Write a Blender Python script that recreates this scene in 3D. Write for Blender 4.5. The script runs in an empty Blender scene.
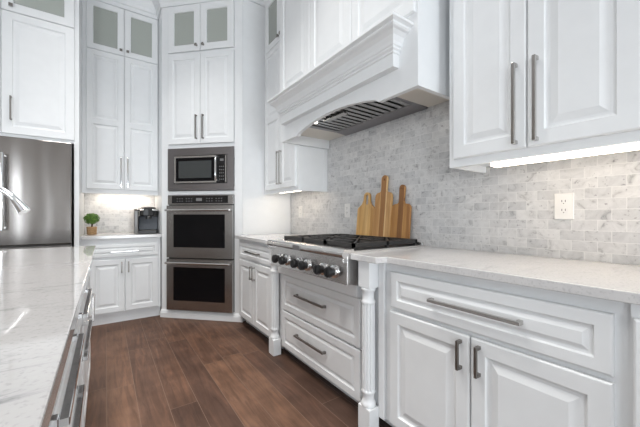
import bpy, bmesh, math, random
from mathutils import Vector, Matrix

random.seed(7)
scene = bpy.context.scene
COL = scene.collection
PI = math.pi

# ------------------------------------------------------------------ camera
cam_d = bpy.data.cameras.new('camera')
cam = bpy.data.objects.new('camera', cam_d)
COL.objects.link(cam)
cam.location = (0, 0, 1.1167)
cam.rotation_euler = (PI / 2, 0, -0.6079)
cam_d.sensor_fit = 'HORIZONTAL'
cam_d.sensor_width = 36
cam_d.lens = 308.88 / 640 * 36
cam_d.shift_y = 2.64 / 640
cam_d.clip_start = 0.02
scene.camera = cam

# ------------------------------------------------------------------ world, lights, exposure
world = bpy.data.worlds.new('world')
scene.world = world
world.use_nodes = True
bg = world.node_tree.nodes['Background']
bg.inputs['Color'].default_value = (0.93, 0.965, 1.0, 1)
bg.inputs['Strength'].default_value = 0.55
scene.view_settings.view_transform = 'Standard'
scene.view_settings.look = 'None'
scene.view_settings.gamma = 1
scene.view_settings.use_curve_mapping = False
scene.view_settings.exposure = -0.2

CEIL = 3.73


def area(name, loc, rot, sx, sy, power, color=(1, 1, 1)):
    d = bpy.data.lights.new(name, 'AREA')
    d.shape = 'RECTANGLE'
    d.size, d.size_y = sx, sy
    d.energy = power
    d.color = color
    o = bpy.data.objects.new(name, d)
    COL.objects.link(o)
    o.location = loc
    o.rotation_euler = rot
    return o


# unseen area lights added as daylight fill, at invented windows behind and left
DAY = (0.88, 0.945, 1.0)
for y in (-3.6, -1.3):
    area('window_daylight', (-5.42, y, 1.2), (0, -PI / 2, 0), 2.2, 1.5, 72, DAY)
for x in (-3.7, 0.6):
    area('window_daylight', (x, -4.92, 1.1), (PI / 2, 0, 0), 1.5, 2.1, 160, DAY)
# unseen ceiling area lights, added to brighten floor, counters and cabinet fronts
for x, y, e in ((-0.1, 2.95, 6), (0.3, 2.7, 9), (0.45, 1.5, 13), (-0.4, 2.2, 12), (-0.4, 1.0, 12), (0.1, -0.8, 5), (-1.1, -1.0, 5), (-3.2, 1.5, 5), (-3.2, -2.0, 5), (0.2, -2.8, 5)):
    area('ceiling_downlight', (x, y, CEIL - 0.02), (0, 0, 0), 0.3, 0.3, e, (1.0, 0.975, 0.94)).data.spread = math.radians(88)


# the lamps in the range hood
for y in (1.425, 1.995):
    area('hood_light', (1.36, y, 1.838), (0, 0, 0), 0.1, 0.1, 0.6, (1.0, 0.95, 0.88))


# ------------------------------------------------------------------ materials
def mat(name, color, rough=0.5, metal=0.0, spec=0.5, coat=0.0):
    m = bpy.data.materials.new(name)
    m.use_nodes = True
    b = m.node_tree.nodes['Principled BSDF']
    b.inputs['Base Color'].default_value = (*color, 1)
    b.inputs['Roughness'].default_value = rough
    b.inputs['Metallic'].default_value = metal
    b.inputs['Specular IOR Level'].default_value = spec
    b.inputs['Coat Weight'].default_value = coat
    return m


def nodes(m):
    nt = m.node_tree
    return nt, nt.nodes, nt.links, nt.nodes['Principled BSDF']


def N(nt, t, **kw):
    n = nt.nodes.new(t)
    for k, v in kw.items():
        if k.startswith('i_'):
            n.inputs[k[2:].replace('_', ' ')].default_value = v
        else:
            setattr(n, k, v)
    return n


def ramp(nt, stops):
    r = nt.nodes.new('ShaderNodeValToRGB')
    e = r.color_ramp.elements
    while len(e) < len(stops):
        e.new(0.5)
    for el, (p, c) in zip(e, stops):
        el.position = p
        el.color = (*c, 1)
    return r


M = {}


def painted(name, col, rough):
    m = mat(name, col, rough, spec=0.4)
    nt, ns, L, b = nodes(m)
    tc = N(nt, 'ShaderNodeTexCoord')
    no = N(nt, 'ShaderNodeTexNoise', i_Scale=14.0, i_Detail=3.0)
    L.new(tc.outputs['Object'], no.inputs['Vector'])
    r = ramp(nt, [(0.3, tuple(c * 0.975 for c in col)), (0.7, col)])
    L.new(no.outputs['Fac'], r.inputs['Fac'])
    L.new(r.outputs['Color'], b.inputs['Base Color'])
    return m


M['white'] = painted('white_paint', (0.80, 0.815, 0.825), 0.38)
M['wall'] = painted('wall_paint', (0.80, 0.80, 0.79), 0.6)
M['room_paint'] = painted('room_paint', (0.52, 0.47, 0.42), 0.7)
M['ceiling'] = painted('ceiling_paint', (0.82, 0.82, 0.82), 0.8)


def steel(name, col, rough, stretch=(1, 1, 60)):
    m = mat(name, col, rough, 1.0)
    nt, ns, L, b = nodes(m)
    tc = N(nt, 'ShaderNodeTexCoord')
    mp = N(nt, 'ShaderNodeMapping')
    mp.inputs['Scale'].default_value = stretch
    no = N(nt, 'ShaderNodeTexNoise', i_Scale=6.0, i_Detail=4.0)
    L.new(tc.outputs['Object'], mp.inputs['Vector'])
    L.new(mp.outputs['Vector'], no.inputs['Vector'])
    r = N(nt, 'ShaderNodeMapRange')
    r.inputs['To Min'].default_value = rough * 0.97
    r.inputs['To Max'].default_value = rough * 1.03
    L.new(no.outputs['Fac'], r.inputs['Value'])
    L.new(r.outputs['Result'], b.inputs['Roughness'])
    return m


M['steel'] = steel('brushed_steel', (0.68, 0.67, 0.66), 0.27)
M['fridge_steel'] = steel('fridge_steel', (0.285, 0.27, 0.26), 0.2, (8, 1, 0.3))
# the sheet of the door is not perfectly flat
nt, ns, L, b = nodes(M['fridge_steel'])
tc = N(nt, 'ShaderNodeTexCoord')
mp = N(nt, 'ShaderNodeMapping')
mp.inputs['Scale'].default_value = (1, 1, 0.22)
no = N(nt, 'ShaderNodeTexNoise', i_Scale=4.5, i_Detail=0.5)
bu = N(nt, 'ShaderNodeBump', i_Strength=0.5, i_Distance=0.035)
L.new(tc.outputs['Object'], mp.inputs['Vector'])
L.new(mp.outputs['Vector'], no.inputs['Vector'])
L.new(no.outputs['Fac'], bu.inputs['Height'])
L.new(bu.outputs['Normal'], b.inputs['Normal'])
M['dark_steel'] = steel('dark_stainless', (0.42, 0.41, 0.402), 0.26)
M['trim_steel'] = steel('trim_stainless', (0.29, 0.275, 0.28), 0.32)
M['nickel'] = mat('brushed_nickel', (0.52, 0.505, 0.49), 0.22, 1.0)
M['dark_nickel'] = mat('dark_nickel', (0.25, 0.235, 0.22), 0.32, 1.0)
M['chrome'] = mat('chrome', (0.82, 0.83, 0.84), 0.07, 1.0)
M['black'] = mat('black_plastic', (0.012, 0.012, 0.013), 0.28)
M['iron'] = mat('cast_iron', (0.022, 0.021, 0.021), 0.5)
M['oven_glass'] = mat('oven_glass', (0.005, 0.005, 0.006), 0.05, spec=0.2)
M['display'] = mat('black_glass', (0.012, 0.012, 0.013), 0.1)
M['legend'] = mat('pale_legend', (0.16, 0.16, 0.16), 0.5)
M['seal'] = mat('dark_gasket', (0.03, 0.03, 0.03), 0.6)
M['plate'] = mat('white_plastic', (0.74, 0.735, 0.72), 0.35)
M['slot'] = mat('dark_slot', (0.05, 0.05, 0.05), 0.6)
M['grey_plastic'] = mat('grey_plastic', (0.10, 0.095, 0.09), 0.3)
M['tank'] = mat('smoky_tank', (0.05, 0.06, 0.075), 0.12)
M['hood_liner'] = mat('hood_underside', (0.70, 0.66, 0.60), 0.5)


def glass(name, tint):
    """lightly frosted cabinet glass: part clear, part scattering, glossy face"""
    m = bpy.data.materials.new(name)
    m.use_nodes = True
    nt = m.node_tree
    nt.nodes.clear()
    out = N(nt, 'ShaderNodeOutputMaterial')
    tr = N(nt, 'ShaderNodeBsdfTransparent')
    tr.inputs['Color'].default_value = (*tint, 1)
    df = N(nt, 'ShaderNodeBsdfDiffuse')
    df.inputs['Color'].default_value = (0.58, 0.61, 0.57, 1)  # pale scatter stands in for light inside the cabinets
    m0 = N(nt, 'ShaderNodeMixShader')
    m0.inputs[0].default_value = 0.62
    gl = N(nt, 'ShaderNodeBsdfGlossy')
    gl.inputs['Roughness'].default_value = 0.08
    fr = N(nt, 'ShaderNodeFresnel', i_IOR=1.35)
    mx = N(nt, 'ShaderNodeMixShader')
    nt.links.new(tr.outputs[0], m0.inputs[1])
    nt.links.new(df.outputs[0], m0.inputs[2])
    nt.links.new(fr.outputs[0], mx.inputs[0])
    nt.links.new(m0.outputs[0], mx.inputs[1])
    nt.links.new(gl.outputs[0], mx.inputs[2])
    nt.links.new(mx.outputs[0], out.inputs['Surface'])
    return m


M['pane'] = glass('cabinet_glass', (0.86, 0.90, 0.87))


def emit(name, col, s):
    m = mat(name, (0.9, 0.9, 0.9), 0.5)
    b = m.node_tree.nodes['Principled BSDF']
    b.inputs['Emission Color'].default_value = (*col, 1)
    b.inputs['Emission Strength'].default_value = s
    return m


M['led'] = emit('warm_led', (1.0, 0.84, 0.66), 14.0)
M['led_bright'] = emit('bright_led', (1.0, 0.88, 0.74), 26.0)
M['hood_lamp'] = emit('hood_lamp', (1.0, 0.93, 0.82), 5.0)


def marble_tiles(name, horiz):
    """honed grey and white marble subway tiles, 5 x 10 cm, running bond"""
    m = mat(name, (0.6, 0.6, 0.6), 0.3)
    nt, ns, L, b = nodes(m)
    tc = N(nt, 'ShaderNodeTexCoord')
    sp = N(nt, 'ShaderNodeSeparateXYZ')
    cb = N(nt, 'ShaderNodeCombineXYZ')
    L.new(tc.outputs['Object'], sp.inputs[0])
    L.new(sp.outputs[horiz], cb.inputs[0])
    L.new(sp.outputs['Z'], cb.inputs[1])
    br = N(nt, 'ShaderNodeTexBrick', i_Scale=1.0, i_Mortar_Size=0.0013, i_Mortar_Smooth=0.2, i_Bias=0.0,
           i_Brick_Width=0.093, i_Row_Height=0.0478)
    br.inputs['Color1'].default_value = (0.0, 0.0, 0.0, 1)
    br.inputs['Color2'].default_value = (1, 1, 1, 1)
    br.inputs['Mortar'].default_value = (0.5, 0.5, 0.5, 1)
    br.offset = 0.5
    L.new(cb.outputs[0], br.inputs['Vector'])
    tone = ramp(nt, [(0.0, (0.53, 0.535, 0.545)), (0.5, (0.59, 0.592, 0.597)), (1.0, (0.645, 0.645, 0.645))])
    L.new(br.outputs['Color'], tone.inputs['Fac'])
    # cloudy veins, shifted from tile to tile
    ad = N(nt, 'ShaderNodeVectorMath', operation='ADD')
    ml = N(nt, 'ShaderNodeVectorMath', operation='SCALE')
    ml.inputs['Scale'].default_value = 7.0
    L.new(br.outputs['Color'], ml.inputs[0])
    L.new(cb.outputs[0], ad.inputs[0])
    L.new(ml.outputs[0], ad.inputs[1])
    n1 = N(nt, 'ShaderNodeTexNoise', i_Scale=17.0, i_Detail=6.0, i_Roughness=0.62, i_Distortion=1.2)
    L.new(ad.outputs[0], n1.inputs['Vector'])
    v1 = ramp(nt, [(0.30, (0.38, 0.38, 0.39)), (0.41, (0.82, 0.82, 0.825)), (0.62, (1, 1, 1))])
    L.new(n1.outputs['Fac'], v1.inputs['Fac'])
    mx = N(nt, 'ShaderNodeMixRGB', blend_type='MULTIPLY')
    mx.inputs['Fac'].default_value = 0.75
    L.new(tone.outputs['Color'], mx.inputs[1])
    L.new(v1.outputs['Color'], mx.inputs[2])
    # sparse dark mineral specks
    n2 = N(nt, 'ShaderNodeTexNoise', i_Scale=55.0, i_Detail=3.0, i_Roughness=0.7)
    L.new(ad.outputs[0], n2.inputs['Vector'])
    v2 = ramp(nt, [(0.30, (0.45, 0.45, 0.47)), (0.39, (1, 1, 1))])
    L.new(n2.outputs['Fac'], v2.inputs['Fac'])
    m2 = N(nt, 'ShaderNodeMixRGB', blend_type='MULTIPLY')
    m2.inputs['Fac'].default_value = 0.8
    L.new(mx.outputs[0], m2.inputs[1])
    L.new(v2.outputs['Color'], m2.inputs[2])
    mx = m2
    mo = N(nt, 'ShaderNodeMixRGB')
    mo.inputs[2].default_value = (0.66, 0.66, 0.655, 1)
    L.new(br.outputs['Fac'], mo.inputs['Fac'])
    L.new(mx.outputs[0], mo.inputs[1])
    L.new(mo.outputs[0], b.inputs['Base Color'])
    bu = N(nt, 'ShaderNodeBump', i_Strength=0.25, i_Distance=0.002, invert=True)
    L.new(br.outputs['Fac'], bu.inputs['Height'])
    L.new(bu.outputs['Normal'], b.inputs['Normal'])
    return m


M['tiles_side'] = marble_tiles('marble_tiles_side', 'Y')
M['tiles_back'] = marble_tiles('marble_tiles_back', 'X')


def quartz(name, rough, k=1.0, vein=0.83, stretch=2.2, turn=0.5):
    m = mat(name, (0.75, 0.74, 0.73), rough, coat=0.0)
    nt, ns, L, b = nodes(m)
    b.inputs['Specular IOR Level'].default_value = 0.75
    tc = N(nt, 'ShaderNodeTexCoord')
    mp = N(nt, 'ShaderNodeMapping')
    mp.inputs['Rotation'].default_value = (0, 0, turn)
    mp.inputs['Scale'].default_value = (1, stretch, 1)
    L.new(tc.outputs['Object'], mp.inputs['Vector'])
    n1 = N(nt, 'ShaderNodeTexNoise', i_Scale=5.0, i_Detail=8.0, i_Roughness=0.68, i_Distortion=1.2)
    n2 = N(nt, 'ShaderNodeTexNoise', i_Scale=120.0, i_Detail=3.0)
    L.new(mp.outputs[0], n1.inputs['Vector'])
    L.new(tc.outputs['Object'], n2.inputs['Vector'])
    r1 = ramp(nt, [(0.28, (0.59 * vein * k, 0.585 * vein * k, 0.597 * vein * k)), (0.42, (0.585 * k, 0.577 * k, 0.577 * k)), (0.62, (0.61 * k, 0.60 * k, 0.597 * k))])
    r2 = ramp(nt, [(0.33, (0.80, 0.80, 0.80)), (0.45, (1, 1, 1))])
    L.new(n1.outputs['Fac'], r1.inputs['Fac'])
    L.new(n2.outputs['Fac'], r2.inputs['Fac'])
    mx = N(nt, 'ShaderNodeMixRGB', blend_type='MULTIPLY')
    mx.inputs['Fac'].default_value = 0.8
    L.new(r1.outputs[0], mx.inputs[1])
    L.new(r2.outputs[0], mx.inputs[2])
    L.new(mx.outputs[0], b.inputs['Base Color'])
    return m


M['quartz'] = quartz('pale_quartz', 0.14)
M['island_quartz'] = quartz('polished_island_quartz', 0.045, 0.68, 0.52, 3.6, 0.25)  # same quartz, colour darkened to offset the lights above the island; stronger veins


def plank_floor():
    m = mat('dark_hardwood', (0.06, 0.03, 0.02), 0.5, spec=0.3)
    nt, ns, L, b = nodes(m)
    tc = N(nt, 'ShaderNodeTexCoord')
    sp = N(nt, 'ShaderNodeSeparateXYZ')
    cb = N(nt, 'ShaderNodeCombineXYZ')
    L.new(tc.outputs['Object'], sp.inputs[0])
    off = N(nt, 'ShaderNodeMath', operation='ADD')
    off.inputs[1].default_value = -0.008 + 15.0
    L.new(sp.outputs['X'], off.inputs[0])
    L.new(sp.outputs['Y'], cb.inputs[0])
    L.new(off.outputs[0], cb.inputs[1])
    br = N(nt, 'ShaderNodeTexBrick', i_Scale=1.0, i_Mortar_Size=0.0015, i_Mortar_Smooth=0.1, i_Bias=0.0,
           i_Brick_Width=1.5, i_Row_Height=0.15)
    br.offset = 0.37
    br.offset_frequency = 3
    br.squash = 0.8
    br.squash_frequency = 2
    br.inputs['Color1'].default_value = (0, 0, 0, 1)
    br.inputs['Color2'].default_value = (1, 1, 1, 1)
    br.inputs['Mortar'].default_value = (0.5, 0.5, 0.5, 1)
    L.new(cb.outputs[0], br.inputs['Vector'])
    tone = ramp(nt, [(0.0, (0.050, 0.030, 0.023)), (0.5, (0.092, 0.050, 0.034)), (1.0, (0.138, 0.075, 0.047))])
    L.new(br.outputs['Color'], tone.inputs['Fac'])
    sc = N(nt, 'ShaderNodeVectorMath', operation='SCALE')
    sc.inputs['Scale'].default_value = 5.0
    L.new(br.outputs['Color'], sc.inputs[0])
    mp = N(nt, 'ShaderNodeMapping')
    mp.inputs['Scale'].default_value = (1.6, 16, 1)
    L.new(cb.outputs[0], mp.inputs['Vector'])
    ad = N(nt, 'ShaderNodeVectorMath', operation='ADD')
    L.new(mp.outputs[0], ad.inputs[0])
    L.new(sc.outputs[0], ad.inputs[1])
    n1 = N(nt, 'ShaderNodeTexNoise', i_Scale=1.5, i_Detail=8.0, i_Roughness=0.65, i_Distortion=1.0)
    L.new(ad.outputs[0], n1.inputs['Vector'])
    g = ramp(nt, [(0.25, (0.55, 0.50, 0.48)), (0.5, (1.0, 1.0, 1.0)), (0.75, (1.6, 1.5, 1.4))])
    L.new(n1.outputs['Fac'], g.inputs['Fac'])
    mx = N(nt, 'ShaderNodeMixRGB', blend_type='MULTIPLY')
    mx.inputs['Fac'].default_value = 0.9
    L.new(tone.outputs[0], mx.inputs[1])
    L.new(g.outputs[0], mx.inputs[2])
    n3 = N(nt, 'ShaderNodeTexNoise', i_Scale=4.0, i_Detail=4.0)
    L.new(tc.outputs['Object'], n3.inputs['Vector'])
    g3 = ramp(nt, [(0.3, (0.75, 0.72, 0.70)), (0.7, (1.25, 1.25, 1.25))])
    L.new(n3.outputs['Fac'], g3.inputs['Fac'])
    m3 = N(nt, 'ShaderNodeMixRGB', blend_type='MULTIPLY')
    m3.inputs['Fac'].default_value = 1.0
    L.new(mx.outputs[0], m3.inputs[1])
    L.new(g3.outputs[0], m3.inputs[2])
    mo = N(nt, 'ShaderNodeMixRGB')
    mo.inputs[2].default_value = (0.17, 0.11, 0.08, 1)
    L.new(br.outputs['Fac'], mo.inputs['Fac'])
    L.new(m3.outputs[0], mo.inputs[1])
    L.new(mo.outputs[0], b.inputs['Base Color'])
    bu = N(nt, 'ShaderNodeBump', i_Strength=0.15, i_Distance=0.003)
    L.new(n1.outputs['Fac'], bu.inputs['Height'])
    L.new(bu.outputs['Normal'], b.inputs['Normal'])
    return m


M['floor'] = plank_floor()


def striped_wood(name, cols, scale, core=None):
    """edge-glued staves along local z with a stretched grain"""
    m = mat(name, cols[0], 0.45)
    nt, ns, L, b = nodes(m)
    tc = N(nt, 'ShaderNodeTexCoord')
    sp = N(nt, 'ShaderNodeSeparateXYZ')
    L.new(tc.outputs['Object'], sp.inputs[0])
    ml = N(nt, 'ShaderNodeMath', operation='MULTIPLY')
    ml.inputs[1].default_value = scale
    L.new(sp.outputs['X'], ml.inputs[0])
    fl = N(nt, 'ShaderNodeMath', operation='FLOOR')
    L.new(ml.outputs[0], fl.inputs[0])
    wn = N(nt, 'ShaderNodeTexWhiteNoise', noise_dimensions='1D')
    L.new(fl.outputs[0], wn.inputs['W'])
    r = ramp(nt, [(0.0, cols[0]), (0.5, cols[1]), (1.0, cols[2])])
    L.new(wn.outputs['Value'], r.inputs['Fac'])
    if core:
        # a dark middle stave that runs up into the handle
        ab = N(nt, 'ShaderNodeMath', operation='ABSOLUTE')
        L.new(sp.outputs['X'], ab.inputs[0])
        lt = N(nt, 'ShaderNodeMath', operation='LESS_THAN')
        lt.inputs[1].default_value = core[0]
        L.new(ab.outputs[0], lt.inputs[0])
        cm_ = N(nt, 'ShaderNodeMixRGB')
        cm_.inputs[2].default_value = (*core[1], 1)
        L.new(lt.outputs[0], cm_.inputs[0])
        L.new(r.outputs[0], cm_.inputs[1])
        r = cm_
    mp = N(nt, 'ShaderNodeMapping')
    mp.inputs['Scale'].default_value = (60, 60, 5)
    L.new(tc.outputs['Object'], mp.inputs['Vector'])
    no = N(nt, 'ShaderNodeTexNoise', i_Scale=1.0, i_Detail=5.0, i_Distortion=0.6)
    L.new(mp.outputs[0], no.inputs['Vector'])
    g = ramp(nt, [(0.3, (0.70, 0.62, 0.55)), (0.65, (1.05, 1.05, 1.05))])
    L.new(no.outputs['Fac'], g.inputs['Fac'])
    mx = N(nt, 'ShaderNodeMixRGB', blend_type='MULTIPLY')
    mx.inputs['Fac'].default_value = 0.8
    L.new(r.outputs[0], mx.inputs[1])
    L.new(g.outputs[0], mx.inputs[2])
    L.new(mx.outputs[0], b.inputs['Base Color'])
    return m


M['board_gold'] = striped_wood('golden_wood', [(0.62, 0.36, 0.12), (0.74, 0.50, 0.22), (0.52, 0.26, 0.075)], 34)
M['board_mixed'] = striped_wood('banded_wood', [(0.48, 0.24, 0.075), (0.74, 0.52, 0.27), (0.56, 0.32, 0.12)], 27, (0.024, (0.36, 0.175, 0.06)))
M['board_brown'] = striped_wood('brown_wood', [(0.42, 0.21, 0.065), (0.54, 0.30, 0.11), (0.33, 0.15, 0.045)], 36, (0.0225, (0.27, 0.125, 0.042)))

m = mat('leaf_green', (0.06, 0.16, 0.02), 0.55)
nt, ns, L, b = nodes(m)
tc = N(nt, 'ShaderNodeTexCoord')
no = N(nt, 'ShaderNodeTexNoise', i_Scale=40.0)
L.new(tc.outputs['Object'], no.inputs['Vector'])
r = ramp(nt, [(0.3, (0.035, 0.11, 0.012)), (0.7, (0.17, 0.33, 0.05))])
L.new(no.outputs['Fac'], r.inputs['Fac'])
L.new(r.outputs[0], b.inputs['Base Color'])
M['leaf'] = m
M['bark'] = mat('bark', (0.06, 0.04, 0.025), 0.8)
m = mat('burlap', (0.45, 0.28, 0.14), 0.9)
nt, ns, L, b = nodes(m)
tc = N(nt, 'ShaderNodeTexCoord')
wv = N(nt, 'ShaderNodeTexNoise', i_Scale=90.0, i_Detail=2.0)
L.new(tc.outputs['Object'], wv.inputs['Vector'])
r = ramp(nt, [(0.3, (0.33, 0.19, 0.09)), (0.7, (0.55, 0.36, 0.19))])
L.new(wv.outputs['Fac'], r.inputs['Fac'])
L.new(r.outputs[0], b.inputs['Base Color'])
M['burlap'] = m


# ------------------------------------------------------------------ mesh helpers
def box(bm, x0, x1, y0, y1, z0, z1):
    x0, x1 = min(x0, x1), max(x0, x1)
    y0, y1 = min(y0, y1), max(y0, y1)
    z0, z1 = min(z0, z1), max(z0, z1)
    v = [bm.verts.new(p) for p in ((x0, y0, z0), (x1, y0, z0), (x1, y1, z0), (x0, y1, z0),
                                   (x0, y0, z1), (x1, y0, z1), (x1, y1, z1), (x0, y1, z1))]
    for f in ((3, 2, 1, 0), (4, 5, 6, 7), (0, 1, 5, 4), (1, 2, 6, 5), (2, 3, 7, 6), (3, 0, 4, 7)):
        bm.faces.new([v[i] for i in f])


def prism(bm, pts, z0, z1):
    """vertical prism over a counter-clockwise plan outline"""
    a = [bm.verts.new((x, y, z0)) for x, y in pts]
    c = [bm.verts.new((x, y, z1)) for x, y in pts]
    n = len(pts)
    bm.faces.new(a[::-1])
    bm.faces.new(c)
    for i in range(n):
        j = (i + 1) % n
        bm.faces.new((a[i], a[j], c[j], c[i]))


def extrude_profile(bm, prof, x0, x1):
    """profile of (y, z) points swept along local x"""
    a = [bm.verts.new((x0, y, z)) for y, z in prof]
    c = [bm.verts.new((x1, y, z)) for y, z in prof]
    n = len(prof)
    bm.faces.new(a)
    bm.faces.new(c[::-1])
    for i in range(n):
        j = (i + 1) % n
        bm.faces.new((a[i], c[i], c[j], a[j]))


def lathe(bm, prof, center=(0, 0, 0), axis='Z', seg=24, radius=None):
    """prof: (radius, height) pairs; radius(angle, r, h) may flute it"""
    rings = []
    for r, h in prof:
        ring = []
        for k in range(seg):
            a = 2 * PI * k / seg
            rr = radius(a, r, h) if radius else r
            p = (rr * math.cos(a), rr * math.sin(a), h)
            if axis == 'Y':
                p = (p[0], -p[2], p[1])
            elif axis == 'X':
                p = (p[2], p[0], p[1])
            ring.append(bm.verts.new((p[0] + center[0], p[1] + center[1], p[2] + center[2])))
        rings.append(ring)
    for A, B in zip(rings, rings[1:]):
        for k in range(seg):
            j = (k + 1) % seg
            bm.faces.new((A[k], A[j], B[j], B[k]))
    bm.faces.new(rings[0][::-1])
    bm.faces.new(rings[-1])


def tube(bm, pts, r, seg=12):
    pts = [Vector(p) for p in pts]
    rs = r if isinstance(r, (list, tuple)) else [r] * len(pts)
    rings = []
    up = Vector((0, 0, 1))
    d0 = (pts[1] - pts[0]).normalized()
    side = d0.cross(up)
    if side.length < 1e-3:
        side = d0.cross(Vector((1, 0, 0)))
    side.normalize()
    for i, p in enumerate(pts):
        d = (pts[min(i + 1, len(pts) - 1)] - pts[max(i - 1, 0)]).normalized()
        side = (side - d * side.dot(d)).normalized()
        u = side.cross(d)
        rings.append([bm.verts.new(p + (side * math.cos(2 * PI * k / seg) + u * math.sin(2 * PI * k / seg)) * rs[i])
                      for k in range(seg)])
    for A, B in zip(rings, rings[1:]):
        for k in range(seg):
            j = (k + 1) % seg
            bm.faces.new((A[k], A[j], B[j], B[k]))
    bm.faces.new(rings[0][::-1])
    bm.faces.new(rings[-1])


def rings_panel(bm, x0, x1, z0, z1, prof, cap=True):
    """nested rectangles: prof is (inset, outward height); local front is -y"""
    prev = None
    for ins, w in prof:
        q = [bm.verts.new(p) for p in ((x0 + ins, -w, z0 + ins), (x1 - ins, -w, z0 + ins),
                                       (x1 - ins, -w, z1 - ins), (x0 + ins, -w, z1 - ins))]
        if prev:
            for k in range(4):
                j = (k + 1) % 4
                bm.faces.new((prev[k], prev[j], q[j], q[k]))
        prev = q
    if cap:
        bm.faces.new(prev)


def quad(bm, x0, x1, z0, z1, w):
    bm.faces.new([bm.verts.new(p) for p in ((x0, -w, z0), (x1, -w, z0), (x1, -w, z1), (x0, -w, z1))])


def door_mesh(x0, x1, z0, z1, t=0.02, st=0.055, cells=None, glass=False, lip=0.006, field=0.03):
    """raised-panel door lying against y = 0 (outward = -y)"""
    bm = bmesh.new()
    # edge
    rings_panel(bm, x0, x1, z0, z1, [(0, 0), (0, t - lip * 0.8), (lip * 0.5, t - lip * 0.25), (lip, t)], cap=False)
    q = lip
    cells = cells or [(z0 + st, z1 - st)]
    quad(bm, x0 + q, x0 + st, z0 + q, z1 - q, t)
    quad(bm, x1 - st, x1 - q, z0 + q, z1 - q, t)
    zs = z0 + q
    for a, c in cells:
        quad(bm, x0 + st, x1 - st, zs, a, t)
        zs = c
        if glass:
            rings_panel(bm, x0 + st, x1 - st, a, c, [(0, t), (0.004, t - 0.006), (0.004, 0.0)], cap=False)
        else:
            rings_panel(bm, x0 + st, x1 - st, a, c,
                        [(0, t), (0.005, t - 0.008), (0.011, t - 0.010), (0.011 + field * 0.25, t - 0.0095),
                         (0.011 + field, t - 0.001), (0.013 + field, t - 0.001)])
    quad(bm, x0 + st, x1 - st, zs, z1 - q, t)
    bmesh.ops.remove_doubles(bm, verts=bm.verts, dist=1e-5)
    return bm


def link(name, bm, material, parent=None, smooth=False, bevel=0.0, seg=2):
    bmesh.ops.recalc_face_normals(bm, faces=bm.faces) if not getattr(link, 'raw', False) else None
    me = bpy.data.meshes.new(name)
    bm.to_mesh(me)
    bm.free()
    me.materials.append(material)
    if smooth:
        for p in me.polygons:
            p.use_smooth = True
    o = bpy.data.objects.new(name, me)
    COL.objects.link(o)
    if parent:
        o.parent = parent
    if bevel:
        md = o.modifiers.new('bevel', 'BEVEL')
        md.width = bevel
        md.segments = seg
        md.limit_method = 'ANGLE'
        md.angle_limit = 0.6
    return o


def smooth_by_angle(o, deg=35):
    for p in o.data.polygons:
        p.use_smooth = True
    md = o.modifiers.new('edges', 'EDGE_SPLIT')
    md.split_angle = math.radians(deg)
    return o


def boxes(name, lst, material, parent=None, bevel=0.0):
    bm = bmesh.new()
    for b_ in lst:
        box(bm, *b_)
    return link(name, bm, material, parent, bevel=bevel)


def tag(o, label, cat, group=None):
    o['label'] = label
    o['category'] = cat
    if group:
        o['group'] = group
    return o


def thing(name, label, cat, loc, rz=0.0, group=None):
    o = bpy.data.objects.new(name, None)
    o.empty_display_size = 0.1
    COL.objects.link(o)
    o.location = loc
    o.rotation_euler = (0, 0, rz)
    return tag(o, label, cat, group)


def struct(name, bm, material, **kw):
    o = link(name, bm, material, **kw)
    o['kind'] = 'structure'
    return o


def part(o, label):
    o['label'] = label
    return o


def copy_thing(src, loc, label):
    r = src.copy()
    COL.objects.link(r)
    r.location = loc
    r['label'] = label
    for ch in list(src.children):
        c = ch.copy()
        COL.objects.link(c)
        c.parent = r
        for g in list(ch.children):
            d = g.copy()
            COL.objects.link(d)
            d.parent = c
    return r


def pull(parent, x, z, length, vertical=True, w=0.02, proj=0.032, th=0.011, material=None, name='handle'):
    """square bar pull with two posts; w = height of the door face above y = 0"""
    bm = bmesh.new()
    h = length / 2
    y0, y1 = -(w + proj), -(w + proj - th)
    if vertical:
        box(bm, x - th / 2, x + th / 2, y0, y1, z - h, z + h)
        for s in (-1, 1):
            c = z + s * (h - th * 0.6)
            box(bm, x - th * 0.6, x + th * 0.6, y1, -w, c - th * 0.6, c + th * 0.6)
    else:
        box(bm, x - h, x + h, y0, y1, z - th / 2, z + th / 2)
        for s in (-1, 1):
            c = x + s * (h - th * 0.6)
            box(bm, c - th * 0.6, c + th * 0.6, y1, -w, z - th * 0.6, z + th * 0.6)
    return link(name, bm, material or M['nickel'], parent, bevel=0.0015)


def knob(parent, x, z, w=0.02, square=True):
    bm = bmesh.new()
    if square:
        box(bm, x - 0.006, x + 0.006, -(w + 0.014), -w, z - 0.006, z + 0.006)
        box(bm, x - 0.013, x + 0.013, -(w + 0.024), -(w + 0.014), z - 0.013, z + 0.013)
    else:
        lathe(bm, [(0.010, w), (0.006, w + 0.004), (0.006, w + 0.012), (0.015, w + 0.018), (0.016, w + 0.024), (0.008, w + 0.029)],
              (x, 0, z), 'Y', 18)
    return link('knob', bm, M['dark_nickel'], parent, bevel=0.0015 if square else 0)


def door(parent, x0, x1, z0, z1, name='door', **kw):
    gl = kw.get('glass', False)
    o = link(name, door_mesh(x0, x1, z0, z1, **kw), M['white'], parent)
    if gl:
        st = kw.get('st', 0.055)
        bm = bmesh.new()
        box(bm, x0 + st, x1 - st, -0.008, -0.004, z0 + st, z1 - st)
        part(link('pane', bm, M['pane'], o), 'clear glass pane')
    return o


# right run: local x runs towards -Y, local y into the wall (+X)
RIGHT, TOWER, BACK, ISLE = -PI / 2, -PI / 4, 0.0, PI / 2
W = 1.7807           # tile face of the range wall
YB = 4.45            # back wall
TOP = 3.45           # cabinet top

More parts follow.
